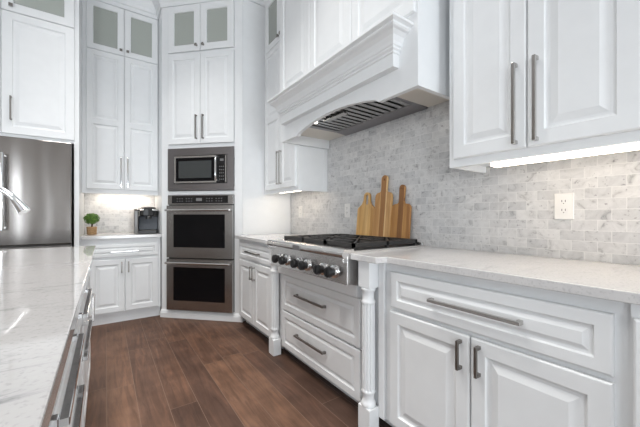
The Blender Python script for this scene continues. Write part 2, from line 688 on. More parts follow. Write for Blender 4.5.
# ------------------------------------------------------------------ shell
bm = bmesh.new(); box(bm, -5.6, W + 0.13, -5.1, 4.57, -0.06, 0.0); struct('floor', bm, M['floor'])
bm = bmesh.new(); box(bm, -5.6, W + 0.13, -5.1, 4.57, CEIL, CEIL + 0.08); struct('ceiling', bm, M['ceiling'])
bm = bmesh.new(); box(bm, W + 0.01, W + 0.13, -5.0, 4.45, 0, CEIL); struct('wall_right', bm, M['wall'])
bm = bmesh.new(); box(bm, -5.5, W + 0.13, YB, YB + 0.12, 0, CEIL); struct('wall_back', bm, M['wall'])


def windowed_wall(name, along_y, fixed0, fixed1, a0, a1, centres, half, z0, z1):
    bm = bmesh.new()

    def b_(p, q, za, zb):
        if along_y:
            box(bm, fixed0, fixed1, p, q, za, zb)
        else:
            box(bm, p, q, fixed0, fixed1, za, zb)
    e = a0
    for c in centres:
        b_(e, c - half, 0, CEIL)
        b_(c - half, c + half, 0, z0)
        b_(c - half, c + half, z1, CEIL)
        e = c + half
    b_(e, a1, 0, CEIL)
    struct(name, bm, M['room_paint'])
    for k, c in enumerate(centres):
        bm = bmesh.new()
        t = 0.05
        for p, q, za, zb in ((c - half, c - half + t, z0, z1), (c + half - t, c + half, z0, z1), (c - half + t, c + half - t, z0, z0 + t),
                             (c - half + t, c + half - t, z1 - t, z1), (c - t / 2, c + t / 2, z0 + t, z1 - t)):
            m0 = (fixed0 + fixed1) / 2
            if along_y:
                box(bm, m0 - 0.05, m0 - 0.01, p, q, za, zb)
            else:
                box(bm, p, q, m0 - 0.05, m0 - 0.01, za, zb)
        struct('window_%d' % (k + (1 if along_y else 4)), bm, M['white'])


windowed_wall('wall_left', True, -5.6, -5.48, -5.0, 4.45, (-3.6, -1.3), 0.8, 0.1, 2.8)
windowed_wall('wall_front', False, -5.1, -4.98, -5.48, W + 0.01, (-3.7, 0.6), 0.8, 0.05, 2.65)  # unseen walls; window openings invented to bring light into the aisle
bm = bmesh.new(); box(bm, W, W + 0.0095, -0.62, 3.15, 0.9175, 2.0); struct('wall_tiles_right', bm, M['tiles_side'])
bm = bmesh.new(); box(bm, -0.195, 0.518, YB - 0.01, YB - 0.0005, 0.9175, 1.42); struct('wall_tiles_back', bm, M['tiles_back'])

# crown moulding swept along the fronts of the cabinets
path = [(-1.30, 3.66), (-0.20, 3.66), (-0.20, 4.09), (0.519, 4.09), (0.519, 3.827), (1.196, 3.157), (1.45, 3.157),
        (1.45, 2.425), (1.27, 2.425), (1.27, 0.977), (1.45, 0.977), (1.45, -0.60)]
prof = [(0.0, TOP - 0.02), (0.014, TOP - 0.02), (0.016, TOP + 0.02), (0.028, TOP + 0.03), (0.034, TOP + 0.06), (0.062, TOP + 0.11),
        (0.105, TOP + 0.175), (0.11, TOP + 0.19), (0.125, TOP + 0.20), (0.125, CEIL - 0.001), (0.0, CEIL - 0.001)]
bm = bmesh.new()


def offset_path(pts, d):
    out = []
    for i, p in enumerate(pts):
        p = Vector(p)
        n1 = n2 = None
        if i > 0:
            a = (p - Vector(pts[i - 1])).normalized(); n1 = Vector((a.y, -a.x))
        if i < len(pts) - 1:
            a = (Vector(pts[i + 1]) - p).normalized(); n2 = Vector((a.y, -a.x))
        n1 = n1 or n2
        n2 = n2 or n1
        m_ = (n1 + n2) / (1 + n1.dot(n2))
        out.append(p + m_ * d)
    return out


rows = []
for d, z in prof:
    rows.append([bm.verts.new((p.x, p.y, z)) for p in offset_path(path, d)])
for A, B in zip(rows, rows[1:]):
    for k in range(len(path) - 1):
        bm.faces.new((A[k], A[k + 1], B[k + 1], B[k]))
struct('trim_1', bm, M['white'])


# ------------------------------------------------------------------ wall oven tower in the corner
TW = 0.957
T = thing('oven_cabinet', 'tall white corner cabinet holding the microwave and double oven, set at an angle', 'cabinet',
          (0.519, 3.827, 0), TOWER, 'tall cabinets of the corner')
bl = [(0, 0.084, 0, 0.03, 0.0, TOP), (0.864, TW, 0, 0.03, 0.0, TOP), (0.084, 0.864, 0, 0.03, 0.0, 0.09),
      (0.084, 0.864, 0, 0.03, 1.352, 1.390), (0.084, 0.864, 0, 0.03, 1.862, 1.90),
      (0.084, 0.864, 0, 0.03, 2.885, 2.91), (0.084, 0.864, 0, 0.03, TOP - 0.03, TOP),
      (0.03, 0.92, 0.03, 0.50, 1.346, 1.384), (0.03, 0.92, 0.03, 0.50, 1.856, 1.89), (0.03, 0.92, 0.03, 0.42, 2.886, 2.909),
      (0.03, 0.92, 0.03, 0.42, TOP - 0.025, TOP), (0.03, 0.92, 0.40, 0.42, 2.909, TOP - 0.025), (0.01, 0.03, 0.03, 0.42, 2.886, TOP), (0.92, 0.94, 0.03, 0.42, 2.886, TOP),
      (0.084, 0.864, 0.03, 0.05, 1.90, 2.886)]
boxes('face_frame', bl, M['white'], T)
# the returns that close the corner to both walls
Rz = Matrix.Rotation(PI / 4, 3, 'Z')


def tl(x, y):
    v = Rz @ Vector((x - 0.519, y - 3.827, 0))
    return (v.x, v.y)


bm = bmesh.new()
prism(bm, [tl(1.174, 3.179), tl(1.196, 3.157), tl(W - 0.002, 3.157), tl(W - 0.002, 3.179)], 0, TOP)
link('side_panel', bm, M['white'], T)
bm = bmesh.new()
prism(bm, [tl(0.519, 3.827), tl(0.539, 3.854), tl(0.539, YB - 0.002), tl(0.519, YB - 0.002)], 0, TOP)
link('side_panel', bm, M['white'], T)
bm = bmesh.new()
extrude_profile(bm, [(0.0, 0.0), (-0.022, 0.0), (-0.022, 0.05), (-0.017, 0.058), (-0.015, 0.066), (-0.006, 0.08), (0.0, 0.086)], -0.006, TW + 0.008)
link('plinth', bm, M['white'], T, bevel=0.001)
mid = 0.475
for (a, c, hx) in ((0.088, mid - 0.002, mid - 0.04), (mid + 0.002, 0.862, mid + 0.04)):
    d = door(T, a, c, 1.902, 2.885, st=0.06, field=0.035)
    pull(d, hx, 2.08, 0.26, True, material=M['dark_nickel'])
    d = door(T, a, c, 2.912, TOP - 0.033, glass=True, st=0.07, name='glass_door')
    knob(d, hx, 2.965, square=False)

# microwave with its trim kit
mw = thing('built_in_microwave', 'stainless built-in microwave with wide dark trim frame above the double oven', 'microwave',
           (0.519, 3.827, 0), TOWER)
bm = bmesh.new()
x0, x1, z0, z1 = 0.087, 0.861, 1.396, 1.857
for (a, c, d_, e) in ((x0, 0.165, z0, z1), (0.789, x1, z0, z1), (0.165, 0.789, z0, 1.468), (0.165, 0.789, 1.776, z1)):
    box(bm, a, c, -0.02, -0.0015, d_, e)
link('trim_frame', bm, M['trim_steel'], mw)
boxes('body', [(0.17, 0.784, 0.032, 0.40, 1.475, 1.77), (0.17, 0.784, -0.006, 0.032, 1.475, 1.77)], M['seal'], mw)
bm = bmesh.new()
for (a, c, d_, e) in ((0.172, 0.190, 1.477, 1.768), (0.66, 0.668, 1.477, 1.768), (0.19, 0.66, 1.477, 1.494), (0.19, 0.66, 1.75, 1.768)):
    box(bm, a, c, -0.027, -0.0065, d_, e)
dr = link('door', bm, M['steel'], mw)
part(boxes('window', [(0.19, 0.66, -0.024, -0.007, 1.494, 1.75)], M['oven_glass'], dr), 'black glass window')
boxes('inner_screen', [(0.222, 0.61, -0.0246, -0.024, 1.53, 1.715)], mat('grey_screen', (0.05, 0.055, 0.056), 0.12), dr)
bm = bmesh.new()
tube(bm, [(0.675, -0.052, 1.492), (0.675, -0.056, 1.56), (0.675, -0.056, 1.69), (0.675, -0.052, 1.752)], 0.011)
for z in (1.50, 1.745):
    box(bm, 0.664, 0.686, -0.05, -0.006, z - 0.008, z + 0.008)
link('handle', bm, M['chrome'], dr, smooth=True)
cp = boxes('control_panel', [(0.690, 0.770, -0.025, -0.0065, 1.478, 1.767)], M['display'], mw)
boxes('side_strip', [(0.771, 0.783, -0.026, -0.0065, 1.477, 1.768)], M['steel'], mw)
for i in range(5):
    for j in range(3):
        boxes('button', [(0.703 + j * 0.021, 0.713 + j * 0.021, -0.0256, -0.025, 1.505 + i * 0.034, 1.515 + i * 0.034)], M['legend'], cp)
boxes('clock_display', [(0.71, 0.752, -0.0256, -0.025, 1.705, 1.73)], M['legend'], cp)

# double oven
ov = thing('double_wall_oven', 'dark stainless double wall oven with two black glass doors below the microwave', 'oven',
           (0.519, 3.827, 0), TOWER)
boxes('body', [(0.092, 0.856, 0.0325, 0.56, 0.10, 1.34), (0.092, 0.856, -0.004, 0.0325, 0.091, 1.346)], M['seal'], ov)
cp = boxes('control_panel', [(0.089, 0.859, -0.022, -0.0045, 1.242, 1.346)], M['dark_steel'], ov, bevel=0.002)
boxes('display', [(0.14, 0.80, -0.0235, -0.022, 1.256, 1.337)], M['display'], cp)
for x in (0.20, 0.23, 0.26, 0.31, 0.34, 0.37, 0.55, 0.58, 0.61, 0.66, 0.69, 0.72):
    for z in (1.276, 1.303):
        boxes('button', [(x, x + 0.014, -0.0241, -0.0235, z, z + 0.007)], M['legend'], cp)
boxes('clock_display', [(0.43, 0.50, -0.0241, -0.0235, 1.28, 1.312)], M['legend'], cp)


def oven_door(z0, z1, w0, w1, hz, label):
    bm = bmesh.new()
    x0, x1, a, c = 0.089, 0.859, 0.172, 0.775
    for bb in ((x0, a, z0, z1), (c, x1, z0, z1), (a, c, z0, w0), (a, c, w1, z1)):
        box(bm, bb[0], bb[1], -0.042, -0.0045, bb[2], bb[3])
    d = link('door', bm, M['dark_steel'], ov)
    part(d, label)
    boxes('window', [(a, c, -0.037, -0.010, w0, w1)], M['oven_glass'], d)
    bm = bmesh.new()
    tube(bm, [(0.105, -0.086, hz), (0.843, -0.086, hz)], 0.0125, 14)
    for x in (0.125, 0.823):
        box(bm, x - 0.012, x + 0.012, -0.088, -0.042, hz - 0.008, hz + 0.008)
    smooth_by_angle(link('handle', bm, M['steel'], d))


oven_door(0.666, 1.232, 0.778, 1.135, 1.182, 'upper oven door')
oven_door(0.096, 0.652, 0.200, 0.563, 0.612, 'lower oven door')

# ------------------------------------------------------------------ coffee corner on the back wall
CX0, CX1 = -0.199, 0.518
cu = thing('upper_cabinet', 'tall white upper cabinet with two glass-topped doors over the plant and coffee maker', 'cabinet',
           (CX0, 4.09, 0), BACK, 'upper cabinets')
w = CX1 - CX0
boxes('carcass', [(0, w, 0, YB - 4.09 - 0.002, 1.40, 2.90), (0, w, 0.33, YB - 4.09 - 0.002, 2.90, TOP), (0, 0.036, 0, 0.33, 2.90, TOP),
                  (w - 0.02, w, 0, 0.33, 2.90, TOP), (0, w, 0, 0.33, TOP - 0.025, TOP), (0.363, 0.387, 0, 0.02, 2.90, TOP)],
      M['white'], cu)
boxes('light_rail', [(0, w, 0, 0.02, 1.36, 1.40)], M['white'], cu)
cm = w / 2 - 0.004
cm = 0.375
for a, c, hx in ((0.035, cm - 0.002, cm - 0.032), (cm + 0.002, w - 0.008, cm + 0.032)):
    d = door(cu, a, c, 1.408, 2.896, st=0.055, cells=[(1.463, 2.105), (2.165, 2.841)])
    pull(d, hx, 1.60, 0.33, True, material=M['chrome'])
    d = door(cu, a, c, 2.90, TOP - 0.028, st=0.058, glass=True, name='glass_door')
    knob(d, hx, 2.952)
lb = thing('under_cabinet_light', 'warm light bar under the cabinet above the coffee maker', 'light', (0.02, 4.335, 1.399), BACK, 'under-cabinet lights')
boxes('housing', [(-0.10, 0.42, -0.03, 0.03, -0.012, 0.0)], M['plate'], lb)
boxes('diffuser', [(-0.095, 0.415, -0.026, 0.026, -0.017, -0.0125)], M['led_bright'], lb)

cbx = thing('base_cabinet', 'white base cabinet with wide drawer and two doors below the coffee maker', 'cabinet',
            (-0.20, 3.865, 0), BACK, 'base cabinets')
w = 0.71
boxes('carcass', [(0.0, w, 0, YB - 3.865 - 0.002, 0.10, 0.884), (0.0, w, 0.04, YB - 3.865 - 0.01, 0.0, 0.10)], M['white'], cbx)
boxes('toe_board', [(0.0, w, 0.028, 0.0395, 0.0, 0.0995)], M['white'], cbx)
d = door(cbx, 0.06, 0.685, 0.690, 0.825, st=0.032, field=0.012, name='drawer')
pull(d, 0.372, 0.748, 0.25, False, material=M['chrome'])
for a, c, hx in ((0.06, 0.371, 0.343), (0.376, 0.685, 0.404)):
    d = door(cbx, a, c, 0.118, 0.668, st=0.055)
    pull(d, hx, 0.583, 0.115, True, material=M['dark_nickel'])
bm = bmesh.new()
prism(bm, [(-0.198, 3.825), (0.518, 3.825), (0.518, YB - 0.002), (-0.198, YB - 0.002)], 0.8855, 0.917)
tag(link('countertop', bm, M['quartz'], bevel=0.003), 'pale quartz countertop under the plant and coffee maker', 'countertop', 'countertops')

# topiary
tp = thing('potted_topiary', 'small round green topiary in a tan burlap pot beside the fridge', 'plant', (-0.118, 4.15, 0.9175))
bm = bmesh.new()
lathe(bm, [(0.038, 0.0), (0.043, 0.01), (0.046, 0.075), (0.048, 0.085), (0.042, 0.086), (0.04, 0.078)], seg=24)
link('pot', bm, M['burlap'], tp, smooth=True)
bm = bmesh.new()
tube(bm, [(0, 0, 0.07), (0.004, 0, 0.11), (-0.002, 0, 0.15), (0, 0, 0.17)], 0.008, 8)
link('trunk', bm, M['bark'], tp, smooth=True)
bm = bmesh.new()
cz = 0.172
bmesh.ops.create_icosphere(bm, subdivisions=3, radius=0.052, matrix=Matrix.Translation((0, 0, cz)))
for v in bm.verts:
    d = v.co - Vector((0, 0, cz))
    v.co = Vector((0, 0, cz)) + d * random.uniform(0.85, 1.12)
for i in range(420):
    u, a = random.uniform(-1, 1), random.uniform(0, 2 * PI)
    s_ = math.sqrt(1 - u * u)
    n = Vector((s_ * math.cos(a), s_ * math.sin(a), u))
    p = Vector((0, 0, cz)) + Vector((n.x * 0.07, n.y * 0.07, n.z * 0.058)) * random.uniform(0.72, 1.04)
    t1 = n.orthogonal().normalized()
    t1 = Matrix.Rotation(random.uniform(0, 6.28), 3, n) @ t1
    t2 = (n.cross(t1) + n * random.uniform(-0.8, 0.8)).normalized()
    l, h = random.uniform(0.011, 0.018), random.uniform(0.005, 0.008)
    vs = [bm.verts.new(p - t1 * l), bm.verts.new(p + t2 * h + n * 0.003), bm.verts.new(p + t1 * l), bm.verts.new(p - t2 * h + n * 0.003)]
    bm.faces.new(vs)
link('foliage', bm, M['leaf'], tp)

# coffee maker
kf = thing('coffee_maker', 'black single-cup coffee maker with silver lid handle on the back counter', 'coffee maker', (0.405, 4.14, 0.9175), -0.12)
bm = bmesh.new()
prism(bm, [(-0.085, -0.15), (0.10, -0.15), (0.115, -0.13), (0.115, 0.14), (-0.085, 0.14)], 0.0, 0.035)
link('drip_base', bm, M['black'], kf, bevel=0.006)
boxes('drip_tray', [(-0.06, 0.09, -0.145, -0.03, 0.0355, 0.042)], M['grey_plastic'], kf, bevel=0.002)
bm = bmesh.new()
prism(bm, [(-0.085, -0.02), (0.113, -0.02), (0.113, 0.14), (-0.085, 0.14)], 0.0355, 0.20)
link('body', bm, M['tank'], kf, bevel=0.008)
bm = bmesh.new()
hd = [(-0.075, -0.02), (-0.07, -0.09), (-0.04, -0.135), (0.015, -0.15), (0.07, -0.135), (0.10, -0.09), (0.113, -0.02), (0.113, 0.14), (-0.085, 0.14)]
prism(bm, hd, 0.2005, 0.285)
link('brew_head', bm, M['black'], kf, bevel=0.01, seg=3)
bm = bmesh.new()
prism(bm, [(x * 0.82, y * 0.82) for x, y in hd], 0.2855, 0.305)
link('lid', bm, M['grey_plastic'], kf, bevel=0.008)
bm = bmesh.new()
tube(bm, [(-0.086, 0.02, 0.268), (-0.08, -0.08, 0.268), (-0.045, -0.142, 0.268), (-0.03, -0.156, 0.268)], 0.010, 10)
tube(bm, [(0.118, 0.02, 0.268), (0.112, -0.08, 0.268), (0.075, -0.142, 0.268), (0.055, -0.154, 0.268)], 0.010, 10)
link('lid_handle', bm, M['chrome'], kf, smooth=True)
bm = bmesh.new()
prism(bm, [(-0.128, -0.09), (-0.0865, -0.10), (-0.0865, 0.13), (-0.128, 0.12)], 0.0, 0.265)
link('water_tank', bm, mat('grey_tank', (0.16, 0.155, 0.15), 0.15), kf, bevel=0.01)
boxes('tank_lid', [(-0.131, -0.0865, -0.102, 0.13, 0.2655, 0.283)], M['chrome'], kf, bevel=0.004)
bm = bmesh.new()
lathe(bm, [(0.028, 0.165), (0.03, 0.2)], (0.015, -0.09, 0), seg=20)
link('nozzle', bm, M['black'], kf)

# ------------------------------------------------------------------ refrigerator and its surround
fc = thing('fridge_cabinet', 'tall white cabinet with paneled doors surrounding the stainless fridge', 'cabinet', (-1.27, 3.66, 0), BACK, 'tall cabinets of the corner')
w = 1.07
dep = YB - 3.66 - 0.002
boxes('carcass', [(0.04, w - 0.036, 0.0, dep, 1.79, 2.845), (0.04, w - 0.036, 0.40, dep, 2.845, TOP), (0.04, w - 0.036, 0, 0.4, TOP - 0.025, TOP),
                  (w / 2 - 0.012, w / 2 + 0.012, 0, 0.02, 2.845, TOP - 0.025)], M['white'], fc)
boxes('side_panel', [(w - 0.036, w, 0, dep, 0, TOP)], M['white'], fc)
boxes('side_panel', [(0, 0.04, 0, dep, 0, TOP)], M['white'], fc)
fm = 0.555
for a, c, hx in ((0.05, fm - 0.002, fm - 0.05), (fm + 0.002, w - 0.032, fm + 0.062)):
    d = door(fc, a, c, 1.815, 2.850, st=0.065, field=0.035)
    pull(d, hx, 2.03, 0.20, True, material=M['dark_nickel'])
    d = door(fc, a, c, 2.855, TOP - 0.028, st=0.07, glass=True, name='glass_door')
    knob(d, hx, 2.90)

fr = thing('refrigerator', 'stainless french-door refrigerator at the far left behind the island', 'refrigerator', (-1.225, 3.66, 0), BACK)
w = 0.978
boxes('body', [(0.005, w - 0.006, 0.002, 0.66, 0.03, 1.765)], M['grey_plastic'], fr)
fx = 0.488
for a, c, hx in ((0.004, fx - 0.003, fx - 0.045), (fx + 0.003, w - 0.004, fx + 0.045)):
    bm = bmesh.new(); box(bm, a, c, -0.058, 0.0, 0.868, 1.783)
    d = link('door', bm, M['fridge_steel'], fr, bevel=0.006)
    bm = bmesh.new()
    tube(bm, [(hx, -0.115, 1.005), (hx, -0.115, 1.635)], 0.014, 14)
    for z in (1.02, 1.62):
        tube(bm, [(hx, -0.058, z), (hx, -0.115, z)], 0.011, 10)
    smooth_by_angle(link('handle', bm, M['chrome'], d))
bm = bmesh.new(); box(bm, 0.004, w - 0.004, -0.058, 0.0, 0.10, 0.855)
d = link('freezer_drawer', bm, M['fridge_steel'], fr, bevel=0.006)
bm = bmesh.new()
tube(bm, [(0.08, -0.115, 0.75), (w - 0.08, -0.115, 0.75)], 0.013, 14)
for x in (0.10, w - 0.10):
    tube(bm, [(x, -0.058, 0.75), (x, -0.115, 0.75)], 0.011, 10)
smooth_by_angle(link('handle', bm, M['steel'], d))
boxes('hinge_cover', [(w - 0.06, w - 0.008, 0.004, 0.06, 1.7655, 1.785)], M['seal'], fr)
boxes('toe_grille', [(0.01, w - 0.01, -0.02, 0.001, 0.02, 0.095)], M['seal'], fr)

# ------------------------------------------------------------------ left part of the range wall
lu = thing('upper_cabinet', 'white upper cabinet with small glass doors on top between oven cabinet and range hood', 'cabinet',
           (1.45, 3.147, 0), RIGHT, 'upper cabinets')
w = 3.147 - 2.433
dep = W - 1.45 - 0.001
boxes('carcass', [(0, w, 0, dep, 1.385, 2.90), (0, w, 0.25, dep, 2.90, TOP), (0, 0.02, 0, 0.25, 2.90, TOP), (w - 0.02, w, 0, 0.25, 2.90, TOP),
                  (0, w, 0, 0.25, TOP - 0.025, TOP), (w / 2 - 0.012, w / 2 + 0.012, 0, 0.02, 2.90, TOP)], M['white'], lu)
boxes('light_rail', [(0, w, 0, 0.02, 1.352, 1.385)], M['white'], lu)
boxes('end_panel', [(w, w + 0.006, 0.0, 0.045, 1.352, 1.762), (w, w + 0.006, dep - 0.045, dep - 0.001, 1.352, 1.762),
                    (w, w + 0.006, 0.045, dep - 0.045, 1.352, 1.40)], M['white'], lu, bevel=0.001)
cm = w / 2 + 0.035
for a, c, hx in ((0.04, cm - 0.002, cm - 0.028), (cm + 0.002, w - 0.03, cm + 0.028)):
    d = door(lu, a, c, 1.392, 2.866, st=0.055, cells=[(1.447, 2.105), (2.165, 2.811)])
    pull(d, hx, 1.60, 0.33, True)
    d = door(lu, a, c, 2.872, TOP - 0.028, st=0.065, glass=True, name='glass_door')
    knob(d, hx, 2.925)
lb = thing('under_cabinet_light', 'short warm light bar under the cabinet left of the range hood', 'light', (1.56, 2.78, 1.384), RIGHT, 'under-cabinet lights')
boxes('housing', [(-0.26, 0.27, -0.03, 0.03, -0.012, 0.0)], M['plate'], lb)
boxes('diffuser', [(-0.255, 0.265, -0.026, 0.026, -0.017, -0.0125)], M['led'], lb)

lbx = thing('base_cabinet', 'white base cabinet with one drawer and two doors between the oven and range', 'cabinet',
            (1.15, 3.143, 0), RIGHT, 'base cabinets')
w = 3.143 - 2.318
dep = W - 1.15 + 0.005
boxes('carcass', [(0.01, w, 0, dep, 0.09, 0.884), (0.01, w, 0.075, dep, 0.0, 0.09)], M['white'], lbx)
d = door(lbx, 0.07, w - 0.01, 0.70, 0.855, st=0.036, field=0.016, name='drawer')
pull(d, 0.43, 0.775, 0.30, False, material=M['dark_nickel'])
cm = 0.44
for a, c, hx in ((0.07, cm - 0.002, cm - 0.03), (cm + 0.002, w - 0.01, cm + 0.03)):
    d = door(lbx, a, c, 0.10, 0.68, st=0.055)
    pull(d, hx, 0.585, 0.125, True)
bm = bmesh.new()
prism(bm, [(1.105, 3.145), (1.105, 2.335), (1.075, 2.335), (1.075, 2.184), (W - 0.0005, 2.184), (W - 0.0005, 3.145)], 0.8855, 0.917)
tag(link('countertop', bm, M['quartz'], bevel=0.003), 'pale quartz countertop between oven cabinet and cooktop', 'countertop', 'countertops')

# ------------------------------------------------------------------ range section
rc = thing('range_base_cabinet', 'white base cabinet with two deep drawers below the cooktop', 'cabinet', (1.17, 2.312, 0), RIGHT, 'base cabinets')
w = 2.312 - 1.24
boxes('carcass', [(0, w, 0, W - 1.17, 0.085, 0.735), (0, w, 0.07, W - 1.17, 0, 0.085)], M['white'], rc)
boxes('top_rail', [(0.085, w - 0.035, -0.035, -0.0005, 0.668, 0.735)], M['white'], rc, bevel=0.003)
for z0, z1 in ((0.385, 0.660), (0.088, 0.374)):
    d = door(rc, 0.128, w - 0.03, z0, z1, st=0.045, field=0.022, name='drawer')
    pull(d, 0.128 + 0.42, (z0 + z1) / 2 + (0.02 if z0 > 0.2 else 0.02), 0.36, False, material=M['dark_nickel'], th=0.013)

# fluted corner posts
def flute(a, r, h):
    if 0.215 < h < 0.66:
        return r + 0.001 - 0.0062 * max(0.0, math.cos(12 * a)) ** 0.5
    return r


post = thing('corner_post', 'white fluted corner post at the far end of the range', 'post', (1.137, 2.270, 0), 0, 'fluted posts beside the range')
boxes('plinth', [(-0.038, 0.030, -0.044, 0.044, 0, 0.128)], M['white'], post, bevel=0.003)
bm = bmesh.new()
lathe(bm, [(0.036, 0.1285), (0.038, 0.135), (0.038, 0.145), (0.034, 0.152), (0.030, 0.165), (0.0295, 0.19), (0.034, 0.197), (0.0365, 0.205),
           (0.034, 0.213), (0.0325, 0.217), (0.033, 0.225), (0.033, 0.65), (0.0325, 0.657), (0.035, 0.663), (0.0365, 0.670), (0.034, 0.678),
           (0.029, 0.684), (0.0295, 0.715), (0.034, 0.728), (0.038, 0.735), (0.038, 0.742), (0.036, 0.746)],
      (-0.004, 0, 0), seg=96, radius=flute)
smooth_by_angle(link('fluted_shaft', bm, M['white'], post), 50)
boxes('cap_block', [(-0.038, 0.030, -0.042, 0.042, 0.7465, 0.8845)], M['white'], post, bevel=0.003)
copy_thing(post, (1.137, 1.184, 0), 'white fluted corner post at the near end of the range')

# cooktop
rt = thing('range_cooktop', 'stainless gas cooktop with six black knobs and cast-iron grates', 'cooktop', (1.055, 2.180, 0), RIGHT)
w = 0.916
boxes('body', [(0.002, w - 0.002, 0.05, 0.645, 0.743, 0.928)], M['steel'], rt)
boxes('control_panel', [(0, w, 0.0, 0.0495, 0.748, 0.905)], M['steel'], rt, bevel=0.002)
bm = bmesh.new()
pr = [(0.048, 0.9055), (0.0, 0.9055), (0.0, 0.893), (-0.022, 0.893), (-0.031, 0.900), (-0.034, 0.915), (-0.029, 0.931), (-0.014, 0.938), (0.048, 0.938)]
extrude_profile(bm, pr, 0.0, w)
smooth_by_angle(link('bullnose_rail', bm, M['steel'], rt), 60)
for a in (0.0, w - 0.012):
    boxes('end_bracket', [(a, a + 0.012, -0.028, -0.0005, 0.868, 0.8925)], M['steel'], rt, bevel=0.002)
boxes('badge', [(0.40, 0.485, -0.038, -0.0345, 0.896, 0.928)], M['trim_steel'], rt, bevel=0.001)
boxes('drip_pan', [(0.02, w - 0.02, 0.07, 0.625, 0.9285, 0.931)], M['iron'], rt)
boxes('rear_trim', [(0.0, w, 0.626, 0.645, 0.9285, 0.948)], M['steel'], rt, bevel=0.002)
for x in (0.148, 0.255, 0.421, 0.521, 0.697, 0.802):
    bm = bmesh.new()
    lathe(bm, [(0.036, 0.0005), (0.036, 0.010), (0.031, 0.014), (0.026, 0.016)], (x, 0, 0.806), 'Y', 28)
    bz = smooth_by_angle(link('bezel', bm, M['chrome'], rt))
    bm = bmesh.new()
    lathe(bm, [(0.024, 0.0165), (0.026, 0.030), (0.031, 0.033), (0.031, 0.041), (0.028, 0.053), (0.024, 0.056)], (x, 0, 0.806), 'Y', 28)
    box(bm, x - 0.004, x + 0.004, -0.060, -0.050, 0.784, 0.828)
    smooth_by_angle(link('knob', bm, M['black'], rt))
gw = 0.806 / 3
for k in range(3):
    a = 0.083 + k * gw
    c = a + gw - 0.004
    bm = bmesh.new()
    t_, z0, z1 = 0.007, 0.948, 0.966
    y0, y1 = 0.07, 0.62
    for (p0, p1, q0, q1) in ((a, c, y0, y0 + 0.016), (a, c, y1 - 0.016, y1), (a, a + 0.016, y0, y1), (c - 0.016, c, y0, y1),
                             (a, c, (y0 + y1) / 2 - 0.008, (y0 + y1) / 2 + 0.008)):
        box(bm, p0, p1, q0, q1, z0 - 0.006, z1)
    for yc in (y0 + 0.14, y1 - 0.14):
        xm = (a + c) / 2
        for ang in range(8):
            dx, dy = math.cos(ang * PI / 4), math.sin(ang * PI / 4)
            r0, r1 = 0.028, 0.132
            pts = [(xm + dx * r0, yc + dy * r0), (xm + dx * r1, yc + dy * r1)]
            if abs(dx) > 0.5 and abs(dy) > 0.5:
                pts[1] = (xm + dx * 0.16, yc + dy * 0.16)
            n = Vector((-dy, dx)) * 0.006
            P = [Vector(pts[0]) - n, Vector(pts[1]) - n, Vector(pts[1]) + n, Vector(pts[0]) + n]
            prism(bm, [(p.x, p.y) for p in P], z0, z1)
    for (x, y) in ((a + 0.01, y0 + 0.01), (c - 0.01, y0 + 0.01), (a + 0.01, y1 - 0.01), (c - 0.01, y1 - 0.01), (a + 0.01, (y0 + y1) / 2), (c - 0.01, (y0 + y1) / 2)):
        box(bm, x - 0.009, x + 0.009, y - 0.009, y + 0.009, 0.9312, z0)
    link('grate', bm, M['iron'], rt)
    for yc in (y0 + 0.14, y1 - 0.14):
        bm = bmesh.new()
        lathe(bm, [(0.052, 0.9312), (0.05, 0.938), (0.036, 0.940), (0.036, 0.946), (0.03, 0.949)], ((a + c) / 2, yc, 0), seg=24)
        link('burner', bm, M['iron'], rt)

# cutting boards leaning against the tiles behind the cooktop
def curve_board(name, outline, hole, thick):
    cu_ = bpy.data.curves.new(name, 'CURVE')
    cu_.dimensions = '2D'
    cu_.fill_mode = 'BOTH'
    cu_.extrude = thick / 2 - 0.002
    cu_.bevel_depth = 0.002
    cu_.bevel_resolution = 1
    for pts in [outline] + hole:
        s = cu_.splines.new('POLY')
        s.points.add(len(pts) - 1)
        for p, (x, y) in zip(s.points, pts):
            p.co = (x, y, 0, 1)
        s.use_cyclic_u = True
    tmp = bpy.data.objects.new(name, cu_)
    COL.objects.link(tmp)
    dg = bpy.context.evaluated_depsgraph_get()
    me = bpy.data.meshes.new_from_object(tmp.evaluated_get(dg))
    bpy.data.objects.remove(tmp)
    bpy.data.curves.remove(cu_)
    me.transform(Matrix.Rotation(PI / 2, 4, 'X'))
    return me


def arc(cx, cy, r, a0, a1, n=10, ry=None):
    ry = ry or r
    return [(cx + r * math.cos(math.radians(a0 + (a1 - a0) * i / n)), cy + ry * math.sin(math.radians(a0 + (a1 - a0) * i / n))) for i in range(n + 1)]


def board(label, y, wid, body_h, outline, hole, material, lean):
    me = curve_board('cutting_board', outline, hole, 0.018)
    me.materials.clear()
    me.materials.append(material)
    o = bpy.data.objects.new('cutting_board', me)
    COL.objects.link(o)
    H = max(p[1] for p in outline)
    a = math.asin(lean / H)
    o.location = (W - 0.012 - lean, y, 0.918 + 0.010 * math.sin(a))
    o.rotation_euler = (-a, 0, RIGHT)
    tag(o, label, 'cutting board', 'cutting boards behind the cooktop')
    return o


def paddle(w_, h, H, neck, hole_r):
    o = [(-w_ / 2 + 0.01, 0), (w_ / 2 - 0.01, 0), (w_ / 2, 0.01)]
    o += arc(w_ / 2 - 0.03, h - 0.03, 0.03, 0, 80, 6)
    o += [(neck + 0.014, h + 0.002), (neck + 0.004, h + 0.010), (neck, h + 0.024)]
    o += arc(0, H - neck * 1.12, neck * 1.12, 0, 180, 10)
    o += [(-neck, h + 0.024), (-neck - 0.004, h + 0.010), (-neck - 0.014, h + 0.002)]
    o += arc(-w_ / 2 + 0.03, h - 0.03, 0.03, 100, 180, 6)
    o += [(-w_ / 2, 0.01)]
    return o, [arc(0, H - neck * 1.2, hole_r, 0, 330, 11)]


